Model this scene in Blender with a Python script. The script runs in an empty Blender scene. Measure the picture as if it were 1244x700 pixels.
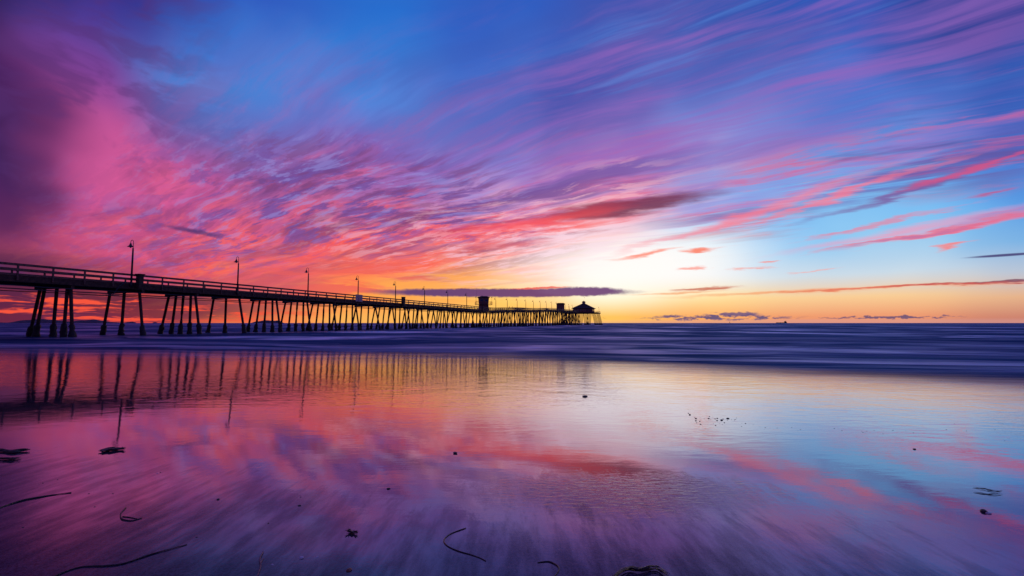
import bpy, bmesh, math, random
from mathutils import Vector, Matrix, noise
random.seed(7)
C = bpy.context.scene.collection
R = math.radians
# ------------------------------------------------------------------ camera
F, CX, CY, TH, CAMZ = 600.0, 622.0, 350.0, R(4.05), 1.5
cam = bpy.data.cameras.new('camera'); cam.sensor_width = 36.0
cam.lens = 36.0 * F / 1244.0; cam.clip_start = 0.05; cam.clip_end = 120000
co = bpy.data.objects.new('camera', cam); C.objects.link(co)
co.location = (0, 0, CAMZ); co.rotation_euler = (R(90) + TH, 0, 0)
bpy.context.scene.camera = co

def pdir(px, py):
    xc = (px - CX) / F; yc = (CY - py) / F
    return Vector((xc, math.cos(TH) - yc * math.sin(TH), math.sin(TH) + yc * math.cos(TH)))
def azel(px, py):
    d = pdir(px, py).normalized()
    return math.degrees(math.atan2(d.x, d.y)), math.degrees(math.asin(d.z))
def at(px, py, Y):
    d = pdir(px, py); return Vector((0, 0, CAMZ)) + d * (Y / d.y)

def zg(x, y):           # height of the sand
    # one curve: nearly level far out, tilting up to 2 degrees as it climbs the beach
    e = 22.0 - 0.10 * max(-30.0, min(x, 30.0)) + 0.5 * noise.noise(Vector((x * 0.2, 3.0, 0)))
    t = e - y
    return max(-2.5, 0.0285 * (math.sqrt(t * t + 4.0) + t) / 2 - 0.010 - 0.01 * max(0.0, -t - 4.0))
def on_sand(px, py):
    d = pdir(px, py); t = CAMZ / -d.z
    for _ in range(30):
        p = d * t; h = max(0.0, zg(p.x, p.y)); t = (CAMZ - h) / -d.z
    p = d * t; return Vector((p.x, p.y, max(0.0, zg(p.x, p.y))))

# ------------------------------------------------------------------ helpers
def lin(c, a=1.0):
    return tuple([((v / 255.0) / 12.92 if v / 255.0 <= 0.04045 else ((v / 255.0 + 0.055) / 1.055) ** 2.4) for v in c] + [a])
def tag(o, label=None, cat=None, group=None, kind=None):
    if label: o['label'] = label
    if cat: o['category'] = cat
    if group: o['group'] = group
    if kind: o['kind'] = kind
    return o
def empty(name, loc=(0, 0, 0), rz=0.0):
    o = bpy.data.objects.new(name, None); C.objects.link(o)
    o.location = loc; o.rotation_euler = (0, 0, rz); return o
def mobj(name, bm, mat, parent=None, smooth=False):
    me = bpy.data.meshes.new(name)
    bmesh.ops.recalc_face_normals(bm, faces=bm.faces)
    bm.to_mesh(me); bm.free()
    me.materials.append(mat)
    if smooth:
        for p in me.polygons: p.use_smooth = True
    o = bpy.data.objects.new(name, me); C.objects.link(o)
    if parent: o.parent = parent
    return o
def copy_tree(o, parent=None):
    c = o.copy(); C.objects.link(c); c.parent = parent
    for ch in list(o.children): copy_tree(ch, c)
    return c
def box(bm, x0, x1, y0, y1, z0, z1, M=None):
    vs = [bm.verts.new((x, y, z)) for z in (z0, z1) for y in (y0, y1) for x in (x0, x1)]
    for f in ((0, 1, 3, 2), (4, 6, 7, 5), (0, 4, 5, 1), (2, 3, 7, 6), (0, 2, 6, 4), (1, 5, 7, 3)):
        bm.faces.new([vs[i] for i in f])
    if M is not None:
        for v in vs: v.co = M @ v.co
    return vs
def tube(bm, pts, rad, n=8, cap=True):
    """tube through points, rad a number or list"""
    pts = [Vector(p) for p in pts]
    if not isinstance(rad, (list, tuple)): rad = [rad] * len(pts)
    rings = []
    up = Vector((0, 0, 1))
    for i, p in enumerate(pts):
        a = pts[max(0, i - 1)]; b = pts[min(len(pts) - 1, i + 1)]
        t = (b - a).normalized()
        u = t.cross(up)
        if u.length < 0.05: u = t.cross(Vector((0, 1, 0)))
        u.normalize(); w = t.cross(u).normalized()
        rings.append([bm.verts.new(p + (u * math.cos(k * 2 * math.pi / n) + w * math.sin(k * 2 * math.pi / n)) * rad[i]) for k in range(n)])
    for a, b in zip(rings, rings[1:]):
        for k in range(n):
            bm.faces.new((a[k], a[(k + 1) % n], b[(k + 1) % n], b[k]))
    if cap:
        bm.faces.new(rings[0][::-1]); bm.faces.new(rings[-1])
def lathe(bm, prof, n=14, c=(0, 0, 0)):
    rings = [[bm.verts.new((c[0] + r * math.cos(k * 2 * math.pi / n), c[1] + r * math.sin(k * 2 * math.pi / n), c[2] + z)) for k in range(n)] for r, z in prof]
    for a, b in zip(rings, rings[1:]):
        for k in range(n): bm.faces.new((a[k], a[(k + 1) % n], b[(k + 1) % n], b[k]))
    bm.faces.new(rings[0][::-1]); bm.faces.new(rings[-1])

class NT:
    def __init__(s, tree): s.t = tree; s.n = tree.nodes; s.l = tree.links
    def add(s, typ, **kw):
        n = s.n.new(typ)
        for k, v in kw.items(): setattr(n, k, v)
        return n
    def put(s, sock, v):
        if v is None: return
        if isinstance(v, bpy.types.NodeSocket): s.l.new(v, sock)
        else: sock.default_value = v
    def m(s, op, a, b=None, c=None, clamp=False):
        n = s.add('ShaderNodeMath', operation=op, use_clamp=clamp)
        s.put(n.inputs[0], a); s.put(n.inputs[1], b); s.put(n.inputs[2], c); return n.outputs[0]
    def v(s, op, a, b=None, out=0, sc=None):
        n = s.add('ShaderNodeVectorMath', operation=op)
        s.put(n.inputs[0], a); s.put(n.inputs[1], b)
        if sc is not None: s.put(n.inputs['Scale'], sc)
        return n.outputs[out]
    def mix(s, f, a, b, blend='MIX'):
        n = s.add('ShaderNodeMix', data_type='RGBA', blend_type=blend, clamp_factor=True)
        s.put(n.inputs[0], f); s.put(n.inputs[6], a); s.put(n.inputs[7], b); return n.outputs[2]
    def rng(s, v, a, b, c=0.0, d=1.0, smooth=True):
        n = s.add('ShaderNodeMapRange', interpolation_type='SMOOTHSTEP' if smooth else 'LINEAR', clamp=True)
        s.put(n.inputs[0], v); s.put(n.inputs[1], a); s.put(n.inputs[2], b); s.put(n.inputs[3], c); s.put(n.inputs[4], d)
        return n.outputs[0]
    def comb(s, x, y, z=0.0):
        n = s.add('ShaderNodeCombineXYZ'); s.put(n.inputs[0], x); s.put(n.inputs[1], y); s.put(n.inputs[2], z); return n.outputs[0]
    def sep(s, v):
        n = s.add('ShaderNodeSeparateXYZ'); s.put(n.inputs[0], v); return n.outputs
    def noise(s, vec, scale=1.0, detail=4.0, rough=0.55, dist=0.0, col=False, dim='2D'):
        n = s.add('ShaderNodeTexNoise', noise_dimensions=dim)
        s.put(n.inputs['Vector'], vec); s.put(n.inputs['Scale'], scale); s.put(n.inputs['Detail'], detail)
        s.put(n.inputs['Roughness'], rough); s.put(n.inputs['Distortion'], dist)
        return n.outputs['Color' if col else 'Fac']
    def mapping(s, vec, loc=(0, 0, 0), rot=(0, 0, 0), scale=(1, 1, 1), typ='POINT'):
        n = s.add('ShaderNodeMapping', vector_type=typ)
        s.put(n.inputs[0], vec); n.inputs[1].default_value = loc; n.inputs[2].default_value = rot; n.inputs[3].default_value = scale
        return n.outputs[0]

def new_mat(name):
    m = bpy.data.materials.new(name); m.use_nodes = True
    m.node_tree.nodes.clear(); nt = NT(m.node_tree)
    out = nt.add('ShaderNodeOutputMaterial'); return m, nt, out
def simple(name, col, rough=0.7, var=0.35, scale=6.0, bump=0.3, spec=0.4, metal=0.0, stretch=(1, 1, 1)):
    m, nt, out = new_mat(name)
    tc = nt.add('ShaderNodeTexCoord').outputs['Object']
    p = nt.mapping(tc, scale=stretch)
    n1 = nt.noise(p, scale, 5, 0.6, dim='3D')
    f = nt.rng(n1, 0.3, 0.7)
    a = tuple(c * (1 - var) for c in col) + (1,); b = tuple(min(1, c * (1 + var)) for c in col) + (1,)
    bs = nt.add('ShaderNodeBsdfPrincipled')
    nt.put(bs.inputs['Base Color'], nt.mix(f, a, b)); nt.put(bs.inputs['Roughness'], rough)
    bs.inputs['Specular IOR Level'].default_value = spec; bs.inputs['Metallic'].default_value = metal
    if bump:
        bn = nt.add('ShaderNodeBump'); bn.inputs['Strength'].default_value = bump; bn.inputs['Distance'].default_value = 0.02
        nt.put(bn.inputs['Height'], nt.noise(p, scale * 4, 4, 0.6, dim='3D')); nt.put(bs.inputs['Normal'], bn.outputs[0])
    nt.put(out.inputs[0], bs.outputs[0]); return m

# ------------------------------------------------------------------ sky (world)
world = bpy.data.worlds.new('World'); bpy.context.scene.world = world
world.use_nodes = True; world.node_tree.nodes.clear()
W = NT(world.node_tree)
wout = W.add('ShaderNodeOutputWorld'); bg = W.add('ShaderNodeBackground')
dirv = W.add('ShaderNodeTexCoord').outputs['Generated']
dx, dy, dz = W.sep(dirv)
az = W.m('MULTIPLY', W.m('ARCTAN2', dx, dy), 57.29578)
el = W.m('MULTIPLY', W.m('ARCSINE', dz), 57.29578)
el = W.m('MAXIMUM', el, 0.0)
AE = W.comb(az, el, 0)
# cloud sheet coordinates: straight streets of cloud seen in perspective
WA = math.atan2(-822, 600)
den = W.m('ADD', W.m('MAXIMUM', dz, 0.0), 0.10)
c_, s_ = math.cos(WA), math.sin(WA)
tt = W.m('DIVIDE', W.m('SUBTRACT', W.m('MULTIPLY', dx, c_), W.m('MULTIPLY', dy, s_)), den)
ss = W.m('DIVIDE', W.m('ADD', W.m('MULTIPLY', dx, s_), W.m('MULTIPLY', dy, c_)), den)
P = W.comb(tt, ss, 0)
wcol = W.noise(P, 0.7, 3, 0.5, col=True)
wv = W.v('SUBTRACT', wcol, (0.5, 0.5, 0.5))
Pw = W.v('ADD', P, W.v('MULTIPLY', wv, (0.32, 0.7, 0.0)))
nA = W.noise(W.mapping(Pw, scale=(2.6, 0.45, 1)), 1.0, 5, 0.62)
nB = W.noise(W.mapping(Pw, loc=(7, 3, 2), scale=(4.0, 0.95, 1)), 1.0, 6, 0.70)
nC = W.noise(W.mapping(Pw, loc=(1, 9, 5), scale=(8.0, 2.6, 1)), 1.0, 5, 0.62)
# streaky warp in degrees for the hand placed clouds
wcB = W.noise(W.mapping(AE, rot=(0, 0, R(-14)), scale=(0.07, 0.55, 1)), 1.0, 5, 0.66, col=True)
warpS = W.v('MULTIPLY', W.v('SUBTRACT', wcB, (0.5, 0.5, 0.5)), (9.0, 1.7, 0.0))
AEs = W.v('ADD', AE, warpS)
wcC = W.noise(W.mapping(AE, scale=(0.9, 1.6, 1)), 1.0, 6, 0.65, col=True)
warpP = W.v('MULTIPLY', W.v('SUBTRACT', wcC, (0.5, 0.5, 0.5)), (1.6, 0.9, 0.0))
AEp = W.v('ADD', AE, warpP)
AEl = W.v('ADD', AE, W.v('MULTIPLY', W.v('SUBTRACT', wcC, (0.5, 0.5, 0.5)), (1.5, 0.35, 0.0)))
wcD = W.noise(W.mapping(AE, loc=(4, 0, 0), scale=(0.045, 0.06, 1)), 1.0, 3, 0.5, col=True)
AEb = W.v('ADD', AE, W.v('MULTIPLY', W.v('SUBTRACT', wcD, (0.5, 0.5, 0.5)), (16.0, 12.0, 0.0)))

ROWS = [0, 60, 120, 180, 240, 290, 330, 360, 385]
COLS = {
 0:   [(40,25,85),(62,30,92),(72,30,95),(66,26,86),(78,28,90),(95,36,88),(80,32,66),(82,30,50),(150,50,60)],
 150: [(52,48,140),(88,60,150),(128,65,150),(172,76,150),(205,84,150),(205,78,130),(150,54,98),(120,50,62),(200,70,60)],
 300: [(45,88,190),(52,112,205),(66,128,212),(90,112,195),(150,84,155),(205,90,140),(235,95,110),(200,90,100),(250,130,80)],
 450: [(36,108,205),(50,122,212),(78,132,218),(130,104,190),(170,98,165),(222,98,130),(248,108,88),(252,130,74),(250,180,90)],
 620: [(44,92,192),(64,104,198),(92,112,200),(136,124,205),(205,150,200),(248,160,170),(255,200,150),(255,210,112),(250,186,90)],
 720: [(60,84,178),(62,86,178),(76,82,172),(130,104,185),(200,135,190),(250,196,205),(255,246,236),(255,250,210),(252,196,96)],
 850: [(42,80,172),(62,88,176),(92,106,192),(126,140,216),(156,178,236),(208,234,252),(240,244,248),(255,228,160),(250,172,100)],
 1050:[(44,86,184),(70,112,204),(84,116,204),(100,148,222),(112,182,242),(136,198,242),(200,218,232),(248,205,150),(238,152,110)],
 1244:[(30,60,146),(48,86,176),(58,98,188),(74,126,212),(88,156,228),(122,178,228),(180,195,215),(228,178,140),(205,132,112)],
}
def ramp(stops):
    n = W.add('ShaderNodeValToRGB'); cr = n.color_ramp; cr.interpolation = 'B_SPLINE' if False else 'EASE'
    cr.interpolation = 'LINEAR'
    while len(cr.elements) > 1: cr.elements.remove(cr.elements[-1])
    stops = sorted(stops); cr.elements[0].position = stops[0][0]; cr.elements[0].color = stops[0][1]
    for p, c in stops[1:]:
        e = cr.elements.new(p); e.color = c
    W.put(n.inputs[0], el01); return n.outputs[0]
elb = W.m('MAXIMUM', W.sep(AEb)[1], 0.0)
elb = W.m('ADD', W.m('MULTIPLY', elb, W.rng(el, 2, 14)), W.m('MULTIPLY', el, W.m('SUBTRACT', 1.0, W.rng(el, 2, 14))))
el01 = W.m('DIVIDE', elb, 60.0)
azb = W.sep(AEb)[0]
zen = lin((62, 68, 150)); zen2 = lin((30, 45, 110))
stations = []
for px, cols in COLS.items():
    st = [(azel(px, y)[1] / 60.0, lin(c)) for y, c in zip(ROWS, cols)]
    st.append((1.0, zen)); stations.append((azel(px, 240)[0], st))
back = [(0.0, lin((120, 80, 110))), (0.1, lin((110, 80, 130))), (0.4, lin((60, 60, 140))), (1.0, zen)]
stations = [(-178, back), (-95, back)] + stations + [(95, back)]
base = ramp(stations[0][1])
for (a0, _), (a1, st) in zip(stations, stations[1:]):
    base = W.mix(W.rng(azb, a0, a1, smooth=True), base, ramp(st))

def blob(colour, px, py, hw, hh, rot=0, k=1.0, soft=0.0, color=None, src='S', lump=None):
    """a cloud lit by the sunset: centre, half width, half height in photo pixels, turned to its own direction"""
    global base
    a0, e0 = azel(px, py); dg = math.degrees(math.atan(1 / F)) * math.cos(R(a0)) ** 1.0
    v = {'L': AEl, 'S': AEs, 'P': AEp, 'B': AEb, 'N': AE}[src]
    q = W.mapping(v, loc=(a0, e0, 0), rot=(0, 0, R(rot)), scale=(hw * dg, hh * dg, 1.0), typ='TEXTURE')
    L = W.v('LENGTH', q, out=1)
    f = W.rng(L, 1.0, soft, 0.0, k)
    if lump is not None: f = W.m('MULTIPLY', f, lump)
    base = W.mix(f, base, lin(colour))

# --- clear-cut masses
blob((222, 92, 150), 185, 250, 120, 70, -40, 0.55, 0.0, src='B')
blob((232, 92, 130), 150, 300, 190, 50, 5, 0.45, 0.0, src='B')
blob((50, 30, 90), 25, 225, 120, 50, -20, 0.55, 0.0, src='B')
blob((60, 28, 70), 60, 325, 150, 26, 0, 0.6, 0.0, src='S')
mott = W.noise(W.mapping(AEb, loc=(5, 5, 5), rot=(0, 0, R(8)), scale=(.10, .22, 1)), 1.0, 4, .6)
ml = W.m('SUBTRACT', 1.0, W.rng(az, -39, -27))
base = W.mix(W.m('MULTIPLY', W.rng(mott, .56, .38), W.m('MULTIPLY', ml, .5)), base, lin((84, 44, 112)))
# --- general cloud texture
litcol = W.add('ShaderNodeValToRGB'); cr = litcol.color_ramp
W.put(litcol.inputs[0], W.m('DIVIDE', el, 40.0))
cr.elements[0].position = 0.0; cr.elements[0].color = lin((255, 160, 80))
cr.elements[1].position = 1.0; cr.elements[1].color = lin((110, 90, 190))
for p, c in ((0.10, (255, 130, 84)), (0.22, (252, 100, 92)), (0.34, (240, 96, 120)), (0.5, (200, 90, 150)), (0.66, (132, 92, 172)), (0.85, (100, 94, 178))):
    e = cr.elements.new(p); e.color = lin(c)
drk = W.add('ShaderNodeValToRGB'); cr = drk.color_ramp
W.put(drk.inputs[0], W.m('DIVIDE', el, 40.0))
cr.elements[0].position = 0.0; cr.elements[0].color = lin((150, 90, 100))
cr.elements[1].position = 1.0; cr.elements[1].color = lin((42, 80, 172))
for p, c in ((0.12, (170, 70, 90)), (0.25, (130, 62, 110)), (0.40, (84, 64, 146)), (0.6, (66, 84, 172))):
    e = cr.elements.new(p); e.color = lin(c)
def region(px, py, hw, hh, rot=0, k=1.0, soft=0.0, v=None):
    a0, e0 = azel(px, py); dg = math.degrees(math.atan(1 / F)) * math.cos(R(a0))
    q = W.mapping(v or AEb, loc=(a0, e0, 0), rot=(0, 0, R(rot)), scale=(hw * dg, hh * dg, 1.0), typ='TEXTURE')
    return W.rng(W.v('LENGTH', q, out=1), 1.0, soft, 0.0, k)
mid = region(520, 262, 430, 112, 10, 1.0, 0.3)
top = region(720, 85, 640, 140, 10, 0.45, 0.2)
right = region(1060, 190, 400, 75, 12, 0.9, 0.3)
cov = W.m('MAXIMUM', W.m('MAXIMUM', mid, top), right)
lit = W.m('MULTIPLY', W.rng(nB, 0.46, 0.68), cov)
base = W.mix(W.m('MULTIPLY', lit, 0.85), base, litcol.outputs[0])
base = W.mix(W.m('MULTIPLY', W.rng(nA, 0.50, 0.62), region(520, 290, 400, 60, 8, 0.7, 0.2)), base, lin((255, 84, 70)))
nE = W.noise(W.mapping(Pw, loc=(3, 11, 0), scale=(4.6, 0.5, 1)), 1.0, 5, 0.62)
wide = region(860, 110, 600, 150, 10, 0.75, 0.25)
base = W.mix(W.m('MULTIPLY', W.rng(nE, 0.44, 0.66), wide), base, lin((150, 100, 188)))
base = W.mix(W.m('MULTIPLY', W.rng(nE, 0.46, 0.30), W.m('MULTIPLY', wide, 0.7)), base, lin((88, 138, 222)))
dk = W.m('MULTIPLY', W.rng(nA, 0.54, 0.38), cov)
base = W.mix(W.m('MULTIPLY', dk, 0.75), base, drk.outputs[0])
# fine bright ribbing, violet-white in the middle of the sky
rib = W.m('MULTIPLY', W.rng(nC, 0.50, 0.64), region(620, 275, 330, 70, 8, 0.75, 0.2))
base = W.mix(rib, base, lin((246, 186, 205)))
ribd = W.m('MULTIPLY', W.rng(nC, 0.50, 0.38), region(430, 250, 340, 95, 10, 0.85, 0.25))
base = W.mix(ribd, base, lin((112, 78, 158)))
nD = W.noise(W.mapping(Pw, loc=(5, 1, 0), scale=(13, 3.2, 1)), 1.0, 4, 0.62)
rm_ = region(440, 240, 330, 85, 10, 1.0, 0.3)
base = W.mix(W.m('MULTIPLY', W.rng(nD, 0.52, 0.66), W.m('MULTIPLY', rm_, 0.45)), base, lin((150, 146, 222)))
base = W.mix(W.m('MULTIPLY', W.rng(nD, 0.48, 0.36), W.m('MULTIPLY', rm_, 0.45)), base, lin((118, 58, 112)))
# low orange/yellow streaks to the left of the glow
lowst = W.noise(W.mapping(AEs, rot=(0, 0, R(-8)), scale=(0.10, 1.1, 1)), 1.0, 4, 0.55)
base = W.mix(W.m('MULTIPLY', W.rng(lowst, 0.46, 0.62), region(540, 350, 230, 32, 4, 0.8, 0.3, AE)), base, lin((255, 170, 80)))
base = W.mix(W.m('MULTIPLY', W.rng(lowst, 0.50, 0.36), region(420, 335, 260, 45, 4, 0.6, 0.3, AE)), base, lin((232, 92, 92)))
# the dark bank low on the left with fire-red slots
lowl = W.noise(W.mapping(AEs, loc=(3, 5, 0), scale=(0.13, 1.5, 1)), 1.0, 4, 0.6)
rl = region(60, 372, 330, 34, 0, 1.0, 0.5, AE)
base = W.mix(W.m('MULTIPLY', rl, 0.75), base, lin((92, 32, 62)))
base = W.mix(W.m('MULTIPLY', W.rng(lowl, 0.49, 0.60), region(130, 376, 300, 26, 0, 1.0, 0.4, AE)), base, lin((246, 84, 62)))
# --- hand placed streaks and clouds
blob((255, 253, 250), 765, 322, 225, 60, 2, 0.9, 0.1, src='N')
blob((250, 225, 240), 700, 290, 150, 45, 8, 0.55, 0.0, lump=W.rng(nC, 0.36, 0.6))
veil = W.rng(W.noise(W.mapping(Pw, loc=(2, 2, 2), scale=(9, .55, 1)), 1.0, 4, 0.6), 0.36, 0.60)
blob((160, 116, 200), 1010, 215, 330, 40, 13, 0.55, 0.1, lump=veil)
blob((92, 86, 172), 1130, 205, 220, 20, 12, 0.65, 0.2, lump=veil)
blob((120, 74, 150), 1120, 225, 170, 8, 13, 0.8, 0.2)
blob((112, 42, 80), 752, 253, 150, 13, 5, 0.92, 0.35)
blob((250, 76, 82), 630, 272, 170, 11, 8, 0.75, 0.1)
blob((215, 74, 84), 600, 300, 90, 6, 6, 0.6, 0.1)
blob((250, 124, 144), 900, 264, 220, 8, 13.5, 0.75, 0.0)
blob((250, 120, 140), 1020, 238, 170, 5, 12.5, 0.75, 0.1)
blob((220, 84, 130), 1180, 205, 110, 5, 11, 0.7, 0.1)
blob((190, 96, 160), 1200, 262, 60, 5, 10, 0.5, 0.1)
blob((196, 70, 120), 1190, 237, 30, 4, 8, 0.7, 0.1)
blob((250, 140, 170), 1090, 282, 170, 9, 8, 0.6, 0.0)
blob((244, 96, 122), 1150, 279, 130, 5, 9, 0.9, 0.2)
blob((238, 104, 130), 1090, 289, 120, 3, 9, 0.7, 0.2)
blob((236, 110, 134), 1060, 274, 110, 3, 9, 0.6, 0.2)
blob((170, 120, 175), 1110, 287, 100, 3, 9, 0.6, 0.2)
blob((250, 120, 90), 862, 303, 30, 4, 3, 0.9, 0.2)
blob((252, 120, 90), 785, 309, 60, 3.5, 7, 0.8, 0.2)
blob((252, 130, 110), 840, 327, 34, 2.6, 4, 0.7, 0.2)
blob((250, 130, 110), 936, 318, 14, 1.8, 0, 0.8, 0.2)
blob((250, 140, 120), 910, 326, 30, 1.8, 2, 0.6, 0.2)
blob((252, 120, 110), 1160, 299, 34, 3, 6, 0.8, 0.2)
blob((248, 160, 150), 985, 328, 30, 2, 7, 0.6, 0.2)
blob((244, 150, 96), 1000, 355, 260, 4, 1.5, 0.7, 0.1)
blob((110, 60, 92), 1175, 344, 120, 2.2, 2.6, 0.9, 0.3)
blob((226, 100, 84), 1090, 350, 150, 2.2, 2, 0.7, 0.3)
blob((200, 100, 80), 868, 351, 52, 3, 2, 0.9, 0.2)
blob((240, 140, 70), 830, 357, 90, 2.5, 2, 0.6, 0.1)
blob((70, 66, 120), 1222, 310, 46, 2.2, 0, 0.95, 0.4, src='N')
blob((70, 48, 110), 235, 281, 46, 4.5, -7, 0.85, 0.1, src='L')
blob((92, 62, 116), 610, 356, 185, 6.5, 0, 1.0, 0.6, src='L')
blob((100, 74, 126), 706, 354, 62, 6.5, 0, 1.0, 0.6, src='L')
blob((230, 90, 90), 655, 350, 46, 1.6, 2, 0.9, 0.4, src='L')
cum = W.rng(W.noise(W.mapping(AE, loc=(2, 1, 0), scale=(0.55, 2.6, 1)), 1.0, 5, 0.65), 0.40, 0.50)
blob((84, 80, 124), 872, 386, 105, 3.6, 0, 0.95, 0.5, src='P', lump=cum)
blob((90, 78, 118), 1076, 385.5, 85, 2.2, 0, 0.9, 0.5, src='P', lump=cum)
blob((96, 84, 128), 890, 382.5, 40, 4.5, 0, 0.9, 0.5, src='P', lump=cum)
blob((205, 150, 150), 1000, 392, 420, 6, 0, 0.5, 0.3, src='N')
sky = W.add('ShaderNodeTexSky', sky_type='NISHITA'); sky.sun_disc = False
SUN_AZ, SUN_EL = azel(665, 330)[0], 2.0
sky.sun_elevation = R(SUN_EL); sky.sun_rotation = R(SUN_AZ); sky.air_density = 1.5
skyc = W.v('SCALE', sky.outputs[0], sc=0.004)
tot = W.v('ADD', base, skyc)
W.put(bg.inputs[0], tot); bg.inputs[1].default_value = 1.0
W.put(wout.inputs[0], bg.outputs[0])
world.cycles.sampling_method = 'NONE'

sun = bpy.data.lights.new('sun', 'SUN'); sun.energy = 0.02; sun.angle = R(35); sun.color = (1.0, 0.38, 0.16)
so = bpy.data.objects.new('sun', sun); C.objects.link(so)
sd = Vector((math.sin(R(SUN_AZ)) * math.cos(R(SUN_EL)), math.cos(R(SUN_AZ)) * math.cos(R(SUN_EL)), math.sin(R(SUN_EL))))
so.rotation_euler = (-sd).to_track_quat('-Z', 'Y').to_euler()

# ------------------------------------------------------------------ ground and water
def sheet(name, xs, ys, zf, mat):
    bm = bmesh.new()
    g = [[bm.verts.new((x, y, zf(x, y))) for x in xs] for y in ys]
    for j in range(len(ys) - 1):
        for i in range(len(xs) - 1):
            bm.faces.new((g[j][i], g[j][i + 1], g[j + 1][i + 1], g[j + 1][i]))
    o = mobj(name, bm, mat, smooth=True)
    if o.data.polygons[0].normal.z < 0: o.data.flip_normals()      # the shading needs the upper side outward
    return o
def grade(a, b, step, grow, far):
    v = []; x = a
    while x < b: v.append(x); x += step
    while x < far: v.append(x); step *= grow; x += step
    v.append(far); return v

# wet sand
groundm, S, so_ = new_mat('wet_shore')
pos = S.add('ShaderNodeNewGeometry').outputs['Position']
px_, py_, pz_ = S.sep(pos)
# film of water: mirror-like near the waterline, thin and patchy up the beach
fan = S.mapping(pos, rot=(0, 0, R(24)), scale=(7.0, 1.3, 1))
swn = S.noise(fan, 1.6, 6, 0.65)
big = S.noise(S.mapping(pos, scale=(0.5, 0.8, 1)), 1.0, 4, 0.55)
edge = S.m('ADD', S.m('ADD', py_, S.m('MULTIPLY', px_, 0.28)), S.m('MULTIPLY', S.m('SUBTRACT', big, 0.5), 1.5))
edge = S.m('ADD', edge, S.m('MULTIPLY', S.m('SUBTRACT', swn, 0.5), 0.6))
film = S.rng(edge, 1.15, 2.55)
grain = S.noise(pos, 130.0, 3, 0.7); grain2 = S.noise(pos, 45.0, 4, 0.6)
grit = S.noise(pos, 55.0, 3, 0.75)
colr = S.mix(S.rng(S.m('MULTIPLY', S.m('ADD', grain, grit), 0.5), 0.38, 0.62), (0.024, 0.018, 0.028, 1), (0.120, 0.092, 0.125, 1))
colr = S.mix(S.rng(big, 0.35, 0.65, 0, 0.5), colr, (0.035, 0.025, 0.045, 1))
bmp = S.add('ShaderNodeBump'); bmp.inputs['Strength'].default_value = 0.5; bmp.inputs['Distance'].default_value = 0.0012
h = S.m('ADD', S.m('MULTIPLY', grain, 0.25), S.m('MULTIPLY', grain2, 0.5))
S.put(bmp.inputs['Height'], S.m('MULTIPLY', h, S.m('SUBTRACT', 1.15, film)))
bmp2 = S.add('ShaderNodeBump'); bmp2.inputs['Strength'].default_value = 0.5; bmp2.inputs['Distance'].default_value = 0.0020
S.put(bmp2.inputs['Height'], S.m('MULTIPLY', swn, S.rng(edge, 4.0, 2.2, 0.05, 1.0))); 
rip = S.m('ADD', S.noise(S.mapping(pos, scale=(1.3, 1.5, 1)), 1.0, 3, 0.5, dist=0.4), S.m('MULTIPLY', S.noise(S.mapping(pos, rot=(0, 0, R(-12)), scale=(2.6, 8.0, 1)), 1.0, 3, 0.6), 0.42))
RX, RY, _ = on_sand(765, 600)
rm = S.v('LENGTH', S.v('MULTIPLY', S.v('SUBTRACT', pos, (RX, RY, 0)), (0.95, 2.0, 0)), out=1)
rmask = S.rng(S.m('ADD', rm, S.m('MULTIPLY', S.m('SUBTRACT', swn, 0.5), 1.2)), 1.05, 0.35)
rmk = S.noise(S.mapping(pos, rot=(0, 0, R(-20)), scale=(12, 30, 1)), 1.0, 3, 0.6, dist=0.6)
b3 = S.add('ShaderNodeBump'); b3.inputs['Distance'].default_value = 0.0016
S.put(b3.inputs['Strength'], S.m('MULTIPLY', rmask, 0.8)); S.put(b3.inputs['Height'], rmk); S.put(b3.inputs['Normal'], bmp.outputs[0])
b0 = S.add('ShaderNodeBump'); b0.inputs['Distance'].default_value = 0.0058
S.put(b0.inputs['Strength'], S.rng(edge, 3.5, 7.5, 0.12, 1.0)); S.put(b0.inputs['Height'], rip); S.put(b0.inputs['Normal'], b3.outputs[0])
S.put(bmp2.inputs['Normal'], b0.outputs[0])
pb = S.add('ShaderNodeBsdfDiffuse'); S.put(pb.inputs['Color'], colr)
S.put(pb.inputs['Normal'], bmp2.outputs[0])
gl = S.add('ShaderNodeBsdfGlossy'); gl.inputs[0].default_value = (0.90, 0.88, 1.0, 1)
S.put(gl.inputs['Roughness'], S.rng(film, 0, 0.7, 0.15, 0.006, smooth=True)); S.put(gl.inputs['Normal'], bmp2.outputs[0])
fr = S.add('ShaderNodeFresnel'); fr.inputs['IOR'].default_value = 1.6
fac = S.m('MULTIPLY', S.m('ADD', S.m('MULTIPLY', fr.outputs[0], 0.9), S.m('MULTIPLY', film, 0.22)), S.m('MULTIPLY', S.rng(film, 0, 1, 0.45, 1.0), S.m('MULTIPLY', S.m('SUBTRACT', 1.0, S.m('MULTIPLY', rmask, 0.25)), S.rng(S.m('ADD', swn, S.rng(edge, 2.2, 4.2)), 0.35, 0.65, 0.76, 1.0))), clamp=True)
ms = S.add('ShaderNodeMixShader'); S.put(ms.inputs[0], fac); S.l.new(pb.outputs[0], ms.inputs[1]); S.l.new(gl.outputs[0], ms.inputs[2])
sand_shader = ms.outputs[0]
xs = sorted(set([-x for x in grade(0, 14, 0.25, 1.35, 45000)] + grade(0, 14, 0.25, 1.35, 45000)))
ysn = [-v for v in grade(0, 8, 1.0, 1.4, 3000)][::-1][:-1] + grade(0, 28, 0.2, 1.35, 45000)

# sea
bign = S.noise(S.mapping(pos, scale=(0.11, 0.30, 1)), 1.0, 5, 0.6)
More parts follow.
